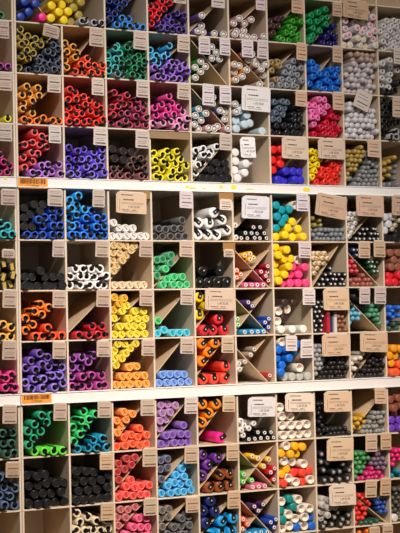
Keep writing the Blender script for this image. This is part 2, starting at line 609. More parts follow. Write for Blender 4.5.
# ------------------------------------------------------------------ mesh helpers
class MB:
    def __init__(s): s.v = []; s.f = []; s.m = []; s.sm = []
    def face(s, idx, mi=0, smooth=False): s.f.append(idx); s.m.append(mi); s.sm.append(smooth)
    def box(s, a, b, mi=0, M=None, bev=0):
        x0, y0, z0 = a; x1, y1, z1 = b; n = len(s.v)
        ps = [Vector(p) for p in ((x0,y0,z0),(x1,y0,z0),(x1,y1,z0),(x0,y1,z0),(x0,y0,z1),(x1,y0,z1),(x1,y1,z1),(x0,y1,z1))]
        if M: ps = [M @ p for p in ps]
        s.v += [tuple(p) for p in ps]
        for q in ((0,3,2,1),(4,5,6,7),(0,1,5,4),(1,2,6,5),(2,3,7,6),(3,0,4,7)): s.face([n+i for i in q], mi)
    def lathe(s, prof, seg=20, mis=None, lobes=0, lob=0.0, flat=()):
        """profile of (radius, y) turned about the Y axis"""
        n0 = len(s.v); rings = []
        for k, (r, y) in enumerate(prof):
            if r <= 1e-6:
                s.v.append((0, y, 0)); rings.append([len(s.v)-1])
            else:
                rg = []
                for i in range(seg):
                    a = 2*math.pi*i/seg
                    rr = r*(1+lob*math.cos(lobes*a)) if lobes else r
                    s.v.append((rr*math.cos(a), y, rr*math.sin(a))); rg.append(len(s.v)-1)
                rings.append(rg)
        for k in range(len(rings)-1):
            A, B = rings[k], rings[k+1]; mi = mis[k] if mis else 0; smo = k not in flat
            for i in range(seg):
                j = (i+1) % seg
                if len(A) == 1 and len(B) == 1: continue
                if len(A) == 1: s.face([A[0], B[i], B[j]], mi, smo)
                elif len(B) == 1: s.face([A[i], B[0], A[j]], mi, smo)
                else: s.face([A[i], B[i], B[j], A[j]], mi, smo)
    def mesh(s, name, mats):
        me = bpy.data.meshes.new(name); me.from_pydata(s.v, [], s.f)
        for m in (mats if isinstance(mats, (list, tuple)) else [mats]): me.materials.append(m)
        me.polygons.foreach_set('material_index', s.m); me.polygons.foreach_set('use_smooth', s.sm)
        me.update(); return me
def link(name, data, parent=None, loc=None):
    o = bpy.data.objects.new(name, data); COL.objects.link(o)
    if parent: o.parent = parent
    if loc is not None: o.location = loc
    return o
def tag(o, label, cat, group=None):
    o['label'] = label; o['category'] = cat
    if group: o['group'] = group
    return o

# ------------------------------------------------------------------ the grid of the shelving
X = [0.0, 0.10423, 0.20088, 0.29933, 0.39706, 0.49489, 0.59219, 0.68953, 0.78726, 0.88587]
XL, XR = -0.1023, 0.9850
Z = dict(T0=.6590, T1=.55294, T2=.44678, T3=.3411, RT=.23346, RB=.21062, M1=.10392, M2=0, M3=-.10365, ST=-.20768, SB=-.23235, L1=-.33846, L2=-.44401, L3=-.54457, L4=-.651)
ROWS = {'A':('T0','T1'),'B':('T1','T2'),'C':('T2','T3'),'D':('T3','RT'),'E':('RB','M1'),'F':('M1','M2'),'G':('M2','M3'),'H':('M3','ST'),'I':('SB','L1'),'J':('L1','L2'),'K':('L2','L3'),'L':('L3','L4')}
ORD = ['first','second','third','fourth','fifth','sixth','seventh','eighth','ninth','tenth','eleventh','twelfth','thirteenth','fourteenth','fifteenth','sixteenth','seventeenth','eighteenth','nineteenth','twentieth']
TH, TS, DEP = .0021, .0016, .165
def bounds(row, c, w=1):
    hi, lo = ROWS[row]
    x0 = XL+TH if c == 0 else (X[c-1]+(.0048 if c == 1 else TH))
    e = c+w-1
    x1 = (X[e]-(.0048 if e == 0 else TH)) if e < 10 else XR-TH
    zt = Z[hi]-TS*(0 if hi in ('RB','SB') else 1); zb = Z[lo]+TS*(0 if lo in ('RT','ST') else 1)
    return x0, x1, zb, zt

# ------------------------------------------------------------------ shelving
def unit(name, label, cols, zlo, zhi, shelves, short=()):
    """uprights, shelves and a back as parts of one bay"""
    e = bpy.data.objects.new('shelving_unit', None); COL.objects.link(e)
    xs = cols; e.location = ((xs[0]+xs[-1])/2, .08, zlo)
    tag(e, label, 'shelving')
    off = Vector(e.location)
    def part(n, a, b, m):
        # front edge lipping and carcass in one board
        mb = MB(); mb.box([a[i]-off[i] for i in range(3)], [b[i]-off[i] for i in range(3)])
        me = mb.mesh(n, [m, EDGE]); me.polygons[2].material_index = 1
        o = link(n, me, e)
        bv = o.modifiers.new('bevel', 'BEVEL'); bv.width = .0004; bv.segments = 1
    for i, x in enumerate(xs):
        top = zhi
        if i in short: top = short[i]
        x0, x1 = x-TH, x+TH
        if abs(x) < 1e-6:
            x0, x1 = (.0004, .0048) if i == 0 else (-.0048, -.0004)
        part('upright', (x0, 0, zlo), (x1, DEP, top), BOARD)
    for z in shelves:
        a, b = xs[0], xs[-1]
        part('shelf', (a+.001, -.0006, z-TS), (b-.001, DEP-.0002, z+TS), BOARD)
    part('back_panel', (xs[0]-.002 if xs[0] else .0004, DEP, zlo), (xs[-1]+.002 if xs[-1] else -.0004, DEP+.004, zhi), BACKB)
    return e
CL, CR = [XL, 0.0], X + [XR]
zt = .735
unit('u', 'upper bay of the pale pigeonhole shelving, above the upper white rail', CR, Z['RT'], zt, [Z['T0'], Z['T1'], Z['T2'], Z['T3']], {1: Z['T1']})
unit('u', 'middle bay of the pale pigeonhole shelving, between the two white rails', CR, Z['ST'], Z['RB'], [Z['M1'], Z['M2'], Z['M3']])
unit('u', 'lower bay of the pale pigeonhole shelving, under the lower white rail', CR, Z['L4']-.01, Z['SB'], [Z['L1'], Z['L2'], Z['L3'], Z['L4']])
unit('u', 'narrow neighbouring bay left of the seam, above the upper rail', CL, Z['RT'], zt, [Z['T0'], Z['T1'], Z['T2'], Z['T3']])
unit('u', 'narrow neighbouring bay left of the seam, between the two rails', CL, Z['ST'], Z['RB'], [Z['M1'], Z['M2'], Z['M3']])
unit('u', 'narrow neighbouring bay left of the seam, under the lower rail', CL, Z['L4']-.01, Z['SB'], [Z['L1'], Z['L2'], Z['L3'], Z['L4']])

# the white rails with their folded lips
def rail(x0, x1, zb, zt_, label):
    mb = MB(); e = None
    mb.box((x0, -.0045, zb+.0004), (x1, DEP, zt_-.0004))
    o = link('price_rail', mb.mesh('price_rail', RAIL)); tag(o, label, 'rail')
    bv = o.modifiers.new('bevel', 'BEVEL'); bv.width = .0012; bv.segments = 2
    for z in (zt_-.0026, zb+.0008):
        l = MB(); l.box((x0+.0005, -.0062, z), (x1-.0005, -.0044, z+.0018)); link('lip', l.mesh('lip', RAIL), o)
    return o
rail(.0004, XR+.002, Z['RB'], Z['RT'], 'long white price rail under the fourth row, dotted with yellow stickers')
rail(XL, -.0008, Z['RB'], Z['RT'], 'short white price rail left of the upper orange barcode sticker')
rail(.0004, XR+.002, Z['SB'], Z['ST'], 'long cream-white price rail under the eighth row')
rail(XL, -.0008, Z['SB'], Z['ST'], 'short white price rail left of the lower orange barcode sticker')

# ------------------------------------------------------------------ stickers on the rails
def text_mesh(s, size, m, name):
    c = bpy.data.curves.new('t', 'FONT'); c.body = s; c.size = size; c.align_x = 'CENTER'; c.align_y = 'CENTER'; c.extrude = .00008
    o = bpy.data.objects.new('t', c); COL.objects.link(o)
    me = bpy.data.meshes.new_from_object(o.evaluated_get(bpy.context.evaluated_depsgraph_get()))
    bpy.data.objects.remove(o); bpy.data.curves.remove(c)
    me.transform(Matrix.Rotation(math.pi/2, 4, 'X')); me.materials.clear(); me.materials.append(m); me.name = name
    return me
ORANGE = mat('orange_sticker', 'f5a040', .55, .3, .05)
BAR = mat('barcode_ink', '5a2a14', .7, .2)
def barcode(x0, y0, x1, y1, label, s):
    a = at(x0, y1, -.0050); b = at(x1, y0, -.0050)
    w, h = b.x-a.x, b.z-a.z
    mb = MB(); mb.box((-w/2, 0, 0), (w/2, .0005, h))
    o = link('barcode_sticker', mb.mesh('barcode_sticker', ORANGE), None, ((a.x+b.x)/2, -.0051, a.z)); tag(o, label, 'sticker')
    bm = MB(); x = -w*.42; rnd = random.Random(len(label))
    while x < w*.42:
        t = rnd.choice((.0006, .0009, .0014, .002)); bm.box((x, -.0001, h*.42), (min(x+t, w*.43), .0001, h*.88)); x += t+rnd.choice((.0005, .0008, .0013))
    link('barcode', bm.mesh('barcode', BAR), o)
    link('lettering', text_mesh(s, h*.34, BAR, 'lettering'), o, (0, -.0001, h*.2))
barcode(18, 177.8, 47.5, 188, 'orange barcode sticker on the upper rail, under the salmon and lilac markers', 'COP040')
barcode(21.8, 393.3, 51.5, 404, 'orange barcode sticker on the lower rail, under the lavender markers', 'COP040')
YEL = mat('yellow_sticker', 'f8e440', .6, .3, .1)
def yellow(px, py, w, h, ang, label, name='sticker'):
    p = at(px, py, -.0050); mb = MB(); pts = []; n = 9; rnd = random.Random(int(px*7))
    for i in range(n):
        a = 2*math.pi*i/n; k = 1 if name == 'sticker' else rnd.uniform(.7, 1.2)
        pts.append((w/2*k*math.copysign(abs(math.cos(a))**.5, math.cos(a)), h/2*k*math.copysign(abs(math.sin(a))**.5, math.sin(a))))
    mb.v = [(x, -.0003, z) for x, z in pts]+[(x, .0003, z) for x, z in pts]
    mb.face(list(range(n))); mb.face(list(range(2*n-1, n-1, -1)))
    for i in range(n): mb.face([i, n+i, n+(i+1) % n, (i+1) % n])
    o = link(name, mb.mesh(name, YEL), None, (p.x, -.0050, p.z)); o.rotation_euler = (0, ang, 0); tag(o, label, 'sticker')
yellow(187, 186.8, .009, .0055, .1, 'torn yellow sticker scrap on the upper rail, widest of the three under the white markers', 'sticker_scrap')
yellow(193, 188, .017, .0035, 0, 'long thin yellow sticker scrap on the upper rail below the torn wide one', 'sticker_scrap')
yellow(204, 188.3, .007, .002, .1, 'tiny yellow sticker sliver on the upper rail beside the long thin scrap', 'sticker_scrap')
yellow(221, 186.5, .008, .008, .3, 'ragged yellow sticker under the black closed-end markers on the upper rail', 'sticker_scrap')
yellow(233.5, 187, .012, .009, .1, 'squarish yellow sticker on the upper rail under the white cubby seam', 'sticker')
yellow(306.5, 189.3, .018, .009, .05, 'bright yellow sticker on the upper rail under the yellow lobed-cap markers', 'sticker')
yellow(250, 189, .022, .002, .03, 'faint yellow sliver on the upper rail above the black ring-ended pens', 'sticker_scrap')
yellow(5.5, 178.5, .006, .004, .2, 'small yellow sticker dot on the short rail under the magenta markers', 'sticker')

# ------------------------------------------------------------------ markers
def body_prof(R, L, cap=.045):
    return [(R*.97, cap), (R*.97, cap+.0015), (R*.93, cap+.002), (R*.93, L-.01), (R*.6, L-.002), (0, L)]
KINDS = {}
MESH = {}
def cached(k, fn):
    if k not in MESH: MESH[k] = fn()
    return MESH[k]
def clip_marker(h, R=.0078):
    def body():
        mb = MB(); mb.lathe([(R*.60, .0072), (R*.60, .0006), (R*.66, 0), (R*.91, 0), (R, .0012)] + body_prof(R, .136), 22, flat=(0,)); return mb.mesh('clip_marker', plastic(tint(h, .07)))
    def plug():
        mb = MB(); mb.lathe([(0, .0058), (R*.3, .0060), (R*.34, .0062), (R*.605, .0064)], 18); return mb.mesh('plug', mat('matte_black', '0a0a0b', .85, .1))
    def clip():
        mb = MB()
        w = R*.38
        mb.box((-w, -.0007, R*.05), (w, .0050, R*1.01)); mb.box((-w, -.0007, R*.80), (w, .036, R*1.05)); return mb.mesh('clip', BLACK)
    return cached(('clip', h, R), body), [('plug', cached(('plug', R), plug)), ('clip', cached(('clip', R), clip))]
def broad_marker(h): return clip_marker(h, .0089)
def gold_marker(h, R=.0085):
    def body():
        mb = MB(); mb.lathe([(0, 0.0006), (R*.6, .0006), (R*.85, 0), (R, .0015)] + body_prof(R, .136), 22); return mb.mesh('body', plastic(h))
    def clip():
        mb = MB(); mb.box((-R*.42, -.0012, -R*.75), (R*.42, .001, R*1.02)); mb.box((-R*.42, -.0012, R*.85), (R*.42, .035, R*1.08)); return mb.mesh('clip', mat('gold_metal', 'c8a850', .35, .6))
    return cached(('gold', h), body), [('clip', cached('goldclip', clip))]
def round_marker(h, R=.0087):
    def body():
        mb = MB(); mb.lathe([(R*.74, .0020), (R*.79, .0003), (R*.9, 0), (R, .0016)] + body_prof(R, .136), 22); return mb.mesh('round_marker', plastic(tint(h, .05)))
    def cap():
        mb = MB(); mb.lathe([(0, .0016), (R*.745, .0018)], 18); return mb.mesh('end_cap', mat('black_satin', '151416', .55, .35))
    return cached(('round', h), body), [('end_cap', cached('roundcap', cap))]
def twin_marker(h, R=.0083):
    def body():
        mb = MB(); mb.lathe([(R*.66, .0016), (R*.70, .0002), (R*.88, 0), (R, .0015)] + body_prof(R, .145), 22); return mb.mesh('twin_tip_marker', plastic(tint(h, .30 if h < '40' else .18)))
    def disc():
        mb = MB(); mb.lathe([(0, .0010), (R*.67, .0011)], 18)
        return mb.mesh('end_disc', plastic(h))
    def slash():
        mb = MB(); M = Matrix.Rotation(math.radians(-38), 4, 'Y'); mb.box((-R*.09, .0005, -R*.55), (R*.09, .0012, R*.55), 0, M); return mb.mesh('slash', mat('slash_print', tint(h, .55, .12), .5, .3))
    return cached(('twin', h), body), [('end_disc', cached(('twind', h), disc)), ('slash', cached(('twins', h), slash))]
def paint_pen(h, R=.0076):
    capm = mat('frosted_cap', 'e6ded8', .3, .5)
    def body():
        mb = MB(); mb.lathe([(R*1.0, .0065), (R*1.03, .0075), (R*1.03, .05), (R*.93, .052), (R*.93, .13), (R*.6, .139), (0, .14)], 20); return mb.mesh('paint_pen', plastic(h))
    def cap():
        mb = MB(); mb.lathe([(R*.74, .0024), (R*.78, .0003), (R*.9, 0), (R*.99, .0012), (R*.99, .007)], 20); return mb.mesh('cap', capm)
    def ring():
        mb = MB(); mb.lathe([(R*.5, .0022), (R*.75, .0024)], 18); return mb.mesh('groove', mat('grey_groove', '6d625e', .5, .3))
    def btn():
        mb = MB(); mb.lathe([(0, .0004), (R*.38, .0006), (R*.5, .0016), (R*.5, .0024)], 18); return mb.mesh('button', capm)
    return cached(('paint', h), body), [('cap', cached('paintcap', cap)), ('groove', cached('paintring', ring)), ('button', cached('paintbtn', btn))]
def brush_marker(h, R=.0079):
    def body():
        mb = MB(); mb.lathe([(0, .0028), (R*.22, .0018), (R*.5, .0002), (R*.72, 0.0004), (R*.9, .0022), (R*.98, .006), (R*.98, .04)], 24, lobes=3, lob=.13)
        mb.lathe([(R*.86, .04), (R*.86, .13), (R*.5, .139), (0, .14)], 18); return mb.mesh('brush_marker', mat('plastic_satin', vivid(h), .3, .5, .06))
    def nub():
        mb = MB()
        for k in range(3):
            M = Matrix.Rotation(2*math.pi*k/3+math.pi/2, 4, 'Y'); mb.box((-R*.10, .0004, 0), (R*.10, .003, R*.66), 0, M)
        return mb.mesh('groove', mat('groove_shade', tint(vivid(h), .5, 0.0), .5, .3))
    return cached(('brush', h), body), [('groove', cached(('brushn', h), nub))]
def felt_marker(h, R=.0094):
    def body():
        mb = MB(); mb.lathe([(0, 0), (R*.72, 0), (R*.86, .0005), (R*.97, .0022), (R, .006), (R*.985, .046)], 22); return mb.mesh('cap', plastic(h))
    def barrel():
        mb = MB(); mb.lathe([(R*.9, .045), (R*.9, .128), (R*.6, .137), (0, .138)], 20); return mb.mesh('felt_marker', mat('white_plastic', 'dedad4', .4, .5))
    return cached('feltbarrel', barrel), [('cap', cached(('felt', h), body))]
def tube_marker(h, R=.0098):
    w = mat('clear_plastic', 'f6e8da', .3, .5, .03, trans=.12)
    def body():
        mb = MB(); mb.lathe([(R*.93, .046), (R*.93, .13), (R*.6, .139), (0, .14)], 20); return mb.mesh('clear_cap_marker', mat('white_plastic', 'dedad4', .4, .5))
    def cap():
        mb = MB(); mb.lathe([(0, .012), (R*.72, .011), (R*.80, .0006), (R*.86, 0), (R*.95, 0), (R, .0008), (R*.97, .047), (R*.93, .048)], 24); return mb.mesh('cap', w)
    return cached('tube', body), [('cap', cached('tubecap', cap))]
def fineliner(h, R=.0061):
    def body():
        mb = MB(); mb.lathe([(0, .0002), (R*.5, .0004), (R*.8, .0012), (R*.97, .004), (R, .008), (R, .045), (R*.9, .046), (R*.9, .13), (R*.4, .138), (0, .138)], 18); return mb.mesh('fineliner', plastic(h))
    def dot():
        mb = MB(); mb.lathe([(0, -.0012), (R*.34, -.0008), (R*.42, .0006)], 14)
        return mb.mesh('end_dot', mat('pale_dot', 'ded8d0' if h < '80' else 'a08f7c', .4, .4))
    return cached(('fine', h), body), [('end_dot', cached(('fined', h < '80'), dot))]
def disc_marker(h, R=.0079):
    def body():
        mb = MB(); mb.lathe([(R*.5, .0008), (R*.72, .0004), (R*.9, .0014), (R, .004)] + body_prof(R, .138), 20); return mb.mesh('disc_end_marker', plastic(h))
    def disc():
        mb = MB(); mb.lathe([(0, -.0006), (R*.38, -.0004), (R*.52, .0009)], 16); return mb.mesh('end_disc', mat('grey_dot', 'a39a92', .35, .5))
    return cached(('disc', h), body), [('end_disc', cached('discdisc', disc))]
def small_pen(h, R=.0057):
    def body():
        mb = MB(); mb.lathe([(0, -.0004), (R*.3, -.0002), (R*.62, .0008), (R*.9, .0034), (R, .0075), (R, .05), (R*.9, .051), (R*.9, .13), (R*.4, .138), (0, .138)], 18); return mb.mesh('coloring_pen', mat('plastic_satin', vivid(h), .3, .5, .06))
    return cached(('small', h), body), []
def jumbo_marker(h, R=.0121):
    def body():
        mb = MB(); mb.lathe([(0, .0004), (R*.7, .0002), (R*.84, .0006), (R*.95, .0026), (R, .006), (R, .05), (R*.985, .051), (R*.985, .135), (R*.8, .141), (0, .142)], 28); return mb.mesh('jumbo_marker', plastic(h))
    def clip():
        mb = MB(); w = R*.36
        mb.box((-w, -.002, -R*.22), (w, .002, R*1.0)); mb.box((-w, -.002, R*.92), (w, .034, R*1.03)); me = mb.mesh('clip', BLACK); return me
    def mark():
        mb = MB(); mb.box((-R*.10, -.0023, R*.02), (R*.10, -.0019, R*.30)); return mb.mesh('mark', mat('white_print', 'c8c6c2', .5, .3))
    return cached(('jumbo', h), body), [('clip', cached('jclip', clip)), ('mark', cached('jmark', mark))]
def ring_pen(h, R=.0062):
    def body():
        mb = MB(); mb.lathe([(R*.6, .0014), (R*.7, .0002), (R*.9, 0), (R, .0012), (R, .05), (R*.93, .051), (R*.93, .132), (R*.5, .139), (0, .139)], 20); return mb.mesh('ring_pen', plastic(h))
    def ring():
        mb = MB(); mb.lathe([(R*.30, .0004), (R*.38, -.0008), (R*.62, -.0006), (R*.69, .0016)], 16); return mb.mesh('ring', mat('white_ring', 'e8e2de', .4, .4))
    def dot():
        mb = MB(); mb.lathe([(0, .0002), (R*.31, .0003)], 12); return mb.mesh('core', BLACK)
    return cached(('dotp', h), body), [('ring', cached('dring', ring)), ('core', cached('dcore', dot))]
def dotcap_marker(h, R=.0082):
    def body():
        mb = MB(); mb.lathe([(0, .001), (R*.5, .0008), (R*.8, .0002), (R*.93, .001), (R, .004)] + body_prof(R, .14), 22); return mb.mesh('dotcap', plastic(h))
    def dot():
        mb = MB(); mb.lathe([(0, -.0004), (R*.4, -.0002), (R*.55, .0010)], 16); return mb.mesh('end_dot', mat('pink_dot', 'f07898', .4, .4))
    return cached(('dotcap', h), body), [('end_dot', cached('dotcapdot', dot))]
def yellowdot_marker(h):
    me, kids = dotcap_marker(h)
    def dot():
        mb = MB(); R = .0082; mb.lathe([(0, -.0004), (R*.4, -.0002), (R*.55, .0010)], 16); return mb.mesh('end_dot', mat('yellow_dot', 'f2d89a', .4, .4))
    return me, [('end_dot', cached('ydot', dot))]
def hole_marker(h, R=.0074):
    def body():
        mb = MB(); mb.lathe([(R*.34, .005), (R*.38, .0012), (R*.62, .0002), (R*.84, .0006), (R, .004)] + body_prof(R, .14), 20); return mb.mesh('hollow_end_pen', plastic(h))
    def core():
        mb = MB(); mb.lathe([(0, .003), (R*.38, .0034)], 14); return mb.mesh('core', mat('grey_groove', '6d625e', .5, .3))
    return cached(('hole', h), body), [('core', cached('holecore', core))]
def wcap_pen(h, R=.0069):
    def body():
        mb = MB(); mb.lathe([(R*.97, .045), (R*.9, .047), (R*.9, .13), (R*.5, .139), (0, .14)], 18); return mb.mesh('silver_cap_pen', plastic(tint(h, .3, .3)))
    def cap():
        mb = MB(); mb.lathe([(0, .0002), (R*.35, .0003), (R*.7, .0012), (R*.92, .0038), (R, .008), (R*.98, .046)], 20, lobes=3, lob=.05); return mb.mesh('cap', mat('plastic_satin', vivid(h), .3, .5, .06))
    return cached(('wcapb', h), body), [('cap', cached(('wcap', h), cap))]
def pen_box(h):
    def body():
        mb = MB(); mb.box((-.0036, 0, -.023), (.0036, .125, .023)); return mb.mesh('pen_box', mat('card_box', h, .6, .3, .08))
    def lid():
        mb = MB(); mb.box((-.0038, -.0006, .012), (.0038, .012, .0234)); return mb.mesh('lid', mat('card_box', tint(h, .25, .1), .6, .3, .08))
    return cached(('box', h), body), [('lid', cached(('boxl', h), lid))]
#        builder, object name, phrase, radius, category, spin (how far it may have rolled)
KINDS = {
 'clip': (clip_marker, 'clip_marker', 'clip-cap marker', .0078, 'marker', math.pi),
 'broad': (broad_marker, 'broad_clip_marker', 'broad clip-cap marker', .0089, 'marker', math.pi),
 'gold': (gold_marker, 'gold_clip_marker', 'marker with gold clip', .0085, 'marker', .5),
 'round': (round_marker, 'round_marker', 'closed-end marker', .0087, 'marker', math.pi),
 'twin': (twin_marker, 'twin_tip_marker', 'slash-marked twin marker', .0083, 'marker', .35),
 'paint': (paint_pen, 'paint_pen', 'frosted-cap paint pen', .0078, 'pen', math.pi),
 'brush': (brush_marker, 'brush_marker', 'lobed-cap marker', .0080, 'marker', math.pi),
 'felt': (felt_marker, 'felt_marker', 'round-cap felt marker', .0094, 'marker', math.pi),
 'tube': (tube_marker, 'clear_cap_marker', 'hollow-cap marker', .0098, 'marker', math.pi),
 'fine': (fineliner, 'fineliner', 'dot-ended fineliner', .0061, 'pen', math.pi),
 'small': (small_pen, 'coloring_pen', 'slim round pen', .0057, 'pen', math.pi),
 'disc': (disc_marker, 'disc_end_marker', 'disc-ended marker', .0080, 'marker', math.pi),
 'jumbo': (jumbo_marker, 'jumbo_marker', 'jumbo marker', .0125, 'marker', 1.2),
 'dotp': (ring_pen, 'ring_pen', 'ring-ended pen', .0062, 'pen', math.pi),
 'dotcap': (dotcap_marker, 'dot_cap_marker', 'pink-dot marker', .0083, 'marker', math.pi),
 'ydot': (yellowdot_marker, 'dot_cap_marker', 'yellow-dot marker', .0083, 'marker', math.pi),
 'hole': (hole_marker, 'hollow_end_pen', 'hollow-ended pen', .0075, 'pen', math.pi),
 'wcap': (wcap_pen, 'silver_cap_pen', 'pale domed-cap pen', .0070, 'pen', math.pi),
 'box': (pen_box, 'pen_box', 'slim upright pen box', .0036, 'box', 0),
}
def make(kind, h, loc, rot):
    me, kids = KINDS[kind][0](h)
    o = bpy.data.objects.new(KINDS[kind][1], me); COL.objects.link(o)
    o.matrix_world = Matrix.Translation(loc) @ rot
    for n, m in kids:
        c = bpy.data.objects.new(n, m); COL.objects.link(c); c.parent = o
    return o

def inside(poly, x, z):
    r = False; n = len(poly)
    for i in range(n):
        (x1, z1), (x2, z2) = poly[i], poly[i-1]
        if (z1 > z) != (z2 > z) and x < (x2-x1)*(z-z1)/(z2-z1)+x1: r = not r
    return r
def edge_dist(poly, x, z):
    d = 9
    for i in range(len(poly)):
        ax, az = poly[i]; bx, bz = poly[i-1]; L = (bx-ax)**2+(bz-az)**2 or 1e-12
        t = max(0, min(1, ((x-ax)*(bx-ax)+(z-az)*(bz-az))/L)); d = min(d, math.hypot(x-ax-t*(bx-ax), z-az-t*(bz-az)))
    return d
def relax(P, R, b, panels, iters=160, grav=None):
    n = len(P)
    if n == 0: return P
    P = np.array(P, float); R = np.array(R)
    side = []
    for (a, c) in panels:
        d = np.array(c)-np.array(a); nn = np.array([-d[1], d[0]])/np.linalg.norm(d)
        s = (P-np.array(a)) @ nn; side.append((np.array(a), nn, np.where(s >= 0, 1, -1)))
    need = (R[:, None]+R[None, :])*1.025
    for it in range(iters):
        if grav is not None and it < iters-60: P[:, 1] -= grav
        D = P[:, None]-P[None]; L = np.sqrt((D**2).sum(-1))+np.eye(n)+1e-9
        ov = np.clip(need-L, 0, None); np.fill_diagonal(ov, 0)
        P += ((D/L[..., None])*ov[..., None]*.42).sum(1)*.8
        for a, nn, sg in side:
            s = ((P-a) @ nn)*sg; sh = np.clip(R+.0016-s, 0, None); P += (sh*sg)[:, None]*nn
        P[:, 0] = np.clip(P[:, 0], b[0]+R*1.03, b[1]-R*1.03); P[:, 1] = np.clip(P[:, 1], b[2]+R*1.03, b[3]-R*1.03)
    return P

# ------------------------------------------------------------------ price tags and diagonal boards
PAPER = lambda h: mat('tag_paper', tint(h, .16), .75, .2, .06, scale=60)
CLEAR = mat('clear_holder', 'd8cfc4', .3, .4, .03)
def words_row(mb, x0, x1, z, hh, rnd, mi=0, gap=.0012):
    x = x0
    while x < x1-.0006:
        w = rnd.uniform(.0012, .004); mb.box((x, -.0009, z-hh/2), (min(x+w, x1), -.0004, z+hh/2), mi); x += w+gap*rnd.uniform(.5, 1.2)
PRICE = None
def price_tag(typ, x0, y0, x1, y1, tilt, h, label, seed):
    global PRICE
    a = at(x0, y1, -.010); b = at(x1, y0, -.010); w, hh = b.x-a.x, b.z-a.z; rnd = random.Random(seed)
    if typ in 'LW': w *= .96
    o = bpy.data.objects.new('price_tag', None); COL.objects.link(o)
    o.matrix_world = Matrix.Translation(((a.x+b.x)/2, -.010, b.z)) @ Matrix.Rotation(math.radians(tilt*(.5 if abs(tilt) < 8 else 1)), 4, 'Y') @ Matrix.Rotation(math.radians(rnd.uniform(-4, 2)), 4, 'X')
    tag(o, label, 'price tag', 'price tags')
    def card(z0, z1, yo=0, n='card', dx=0):
        mb = MB(); c = .0012; xs = [(-w/2+c, z0), (w/2-c, z0), (w/2, z0+c), (w/2, z1-c), (w/2-c, z1), (-w/2+c, z1), (-w/2, z1-c), (-w/2, z0+c)]
        mb.v = [(x+dx, -.0004+yo, z) for x, z in xs]+[(x+dx, .0004+yo, z) for x, z in xs]
        mb.face(list(range(8))); mb.face(list(range(15, 7, -1)))
        for i in range(8): mb.face([i, 8+i, 8+(i+1) % 8, (i+1) % 8])
        return link(n, mb.mesh(n, PAPER(h)), o)
    if typ in 'LW':
        card(-hh, -.003, .0012, 'backing_card', -.0022); c = card(-hh-.001, 0)
        mb = MB(); t = -hh
        words_row(mb, -w*.36, w*.02, t*.13, .0022, rnd)
        words_row(mb, -w*.30, w*.05, t*.36, .0025, rnd, gap=.0007)
        for q in (.50, .56): words_row(mb, -w*.36, w*.40, t*q, .0010, rnd, 1)
        words_row(mb, -w*.34, -w*.1, t*.86, .0016, rnd); words_row(mb, 0, w*.14, t*.86, .0016, rnd); words_row(mb, -w*.30, w*.2, t*.93, .0008, rnd)
        mb.box((-w*.43, -.0009, t*.9), (-w*.41, -.0004, t*.35), 1)
        link('print', mb.mesh('print', [INK, INKL]), c)
        if PRICE is None: PRICE = text_mesh('1,40 EUR', .0072, INK, 'price')
        link('price', PRICE, c, (w*.06, -.0007, t*.70))
    elif typ == 'D':
        m = -hh*.5
        for (z0, z1, k) in ((m-.001, 0, 0), (-hh, m, 1)):
            c = card(z0, z1, .0006*k); mb = MB(); d = z1-z0
            words_row(mb, -w*.36, w*.36, z1-d*.22, .0011, rnd, 1); words_row(mb, -w*.36, w*.30, z1-d*.42, .0009, rnd, 1); words_row(mb, -w*.36, w*.40, z1-d*.74, .0026, rnd, gap=.0007)
            link('print', mb.mesh('print', [INK, INKL]), c)
    else:
        c = card(-hh, 0); mb = MB()
        words_row(mb, -w*.36, w*.3, -hh*.22, .0012, rnd); words_row(mb, -w*.36, w*.36, -hh*.40, .0012, rnd); words_row(mb, -w*.34, w*.38, -hh*.66, .0025, rnd, gap=.0007); words_row(mb, -w*.34, w*.2, -hh*.86, .0010, rnd)
        link('print', mb.mesh('print', INK), c)
    mb = MB(); mb.box((-w*.42, .0004, -.0035), (w*.42, .0098, -.0015)); mb.box((-w*.42, .0004, -.0015), (w*.42, .0014, .002)); link('holder', mb.mesh('holder', CLEAR), o)
    return o
def band(x0, y0, x1, y1, h, label):
    a = at(x0, y1, -.0040); b = at(x1, y0, -.0040); mb = MB(); w, hh = b.x-a.x, b.z-a.z
    mb.box((-w/2, 0, -hh), (w/2, .0006, 0)); mb.box((-w/2, 0, -.0014), (w/2, .0034, 0))
    o = link('hanging_card', mb.mesh('hanging_card', mat('kraft_card', h, .75, .2, .08)), None, ((a.x+b.x)/2, -.0042, b.z)); tag(o, label, 'hanging card')
def divider(p, q, b, label, parent=None, rec=.0125):
    """a board set slantwise into a cubby, through the two points and on to the cubby's walls"""
    d = (q[0]-p[0], q[1]-p[1]); ts = []
    m = .0009
    x0, x1, z0, z1 = b[0]+m, b[1]-m, b[2]+m, b[3]-m
    lo, hi = -99, 99
    for k, (mn, mx) in enumerate(((x0, x1), (z0, z1))):
        if abs(d[k]) < 1e-9: continue
        t1, t2 = (mn-p[k])/d[k], (mx-p[k])/d[k]
        lo, hi = max(lo, min(t1, t2)), min(hi, max(t1, t2))
    a = (p[0]+d[0]*lo, p[1]+d[1]*lo); c = (p[0]+d[0]*hi, p[1]+d[1]*hi)
    L = math.hypot(c[0]-a[0], c[1]-a[1]); ang = math.atan2(c[1]-a[1], c[0]-a[0])
    mb = MB(); mb.box((0, 0, -.0009), (L, DEP-rec-.0015, .0009)); me = mb.mesh('divider_board', [INSERT, INSERT]); me.polygons[2].material_index = 1
    o = link('board' if parent else 'divider_board', me, parent, Vector((a[0], rec, a[1]))-(parent.location if parent else Vector())); o.rotation_euler = (0, -ang, 0)
    if not parent: tag(o, label, 'divider board', 'slanting boards in the cubbies')
    return a, c

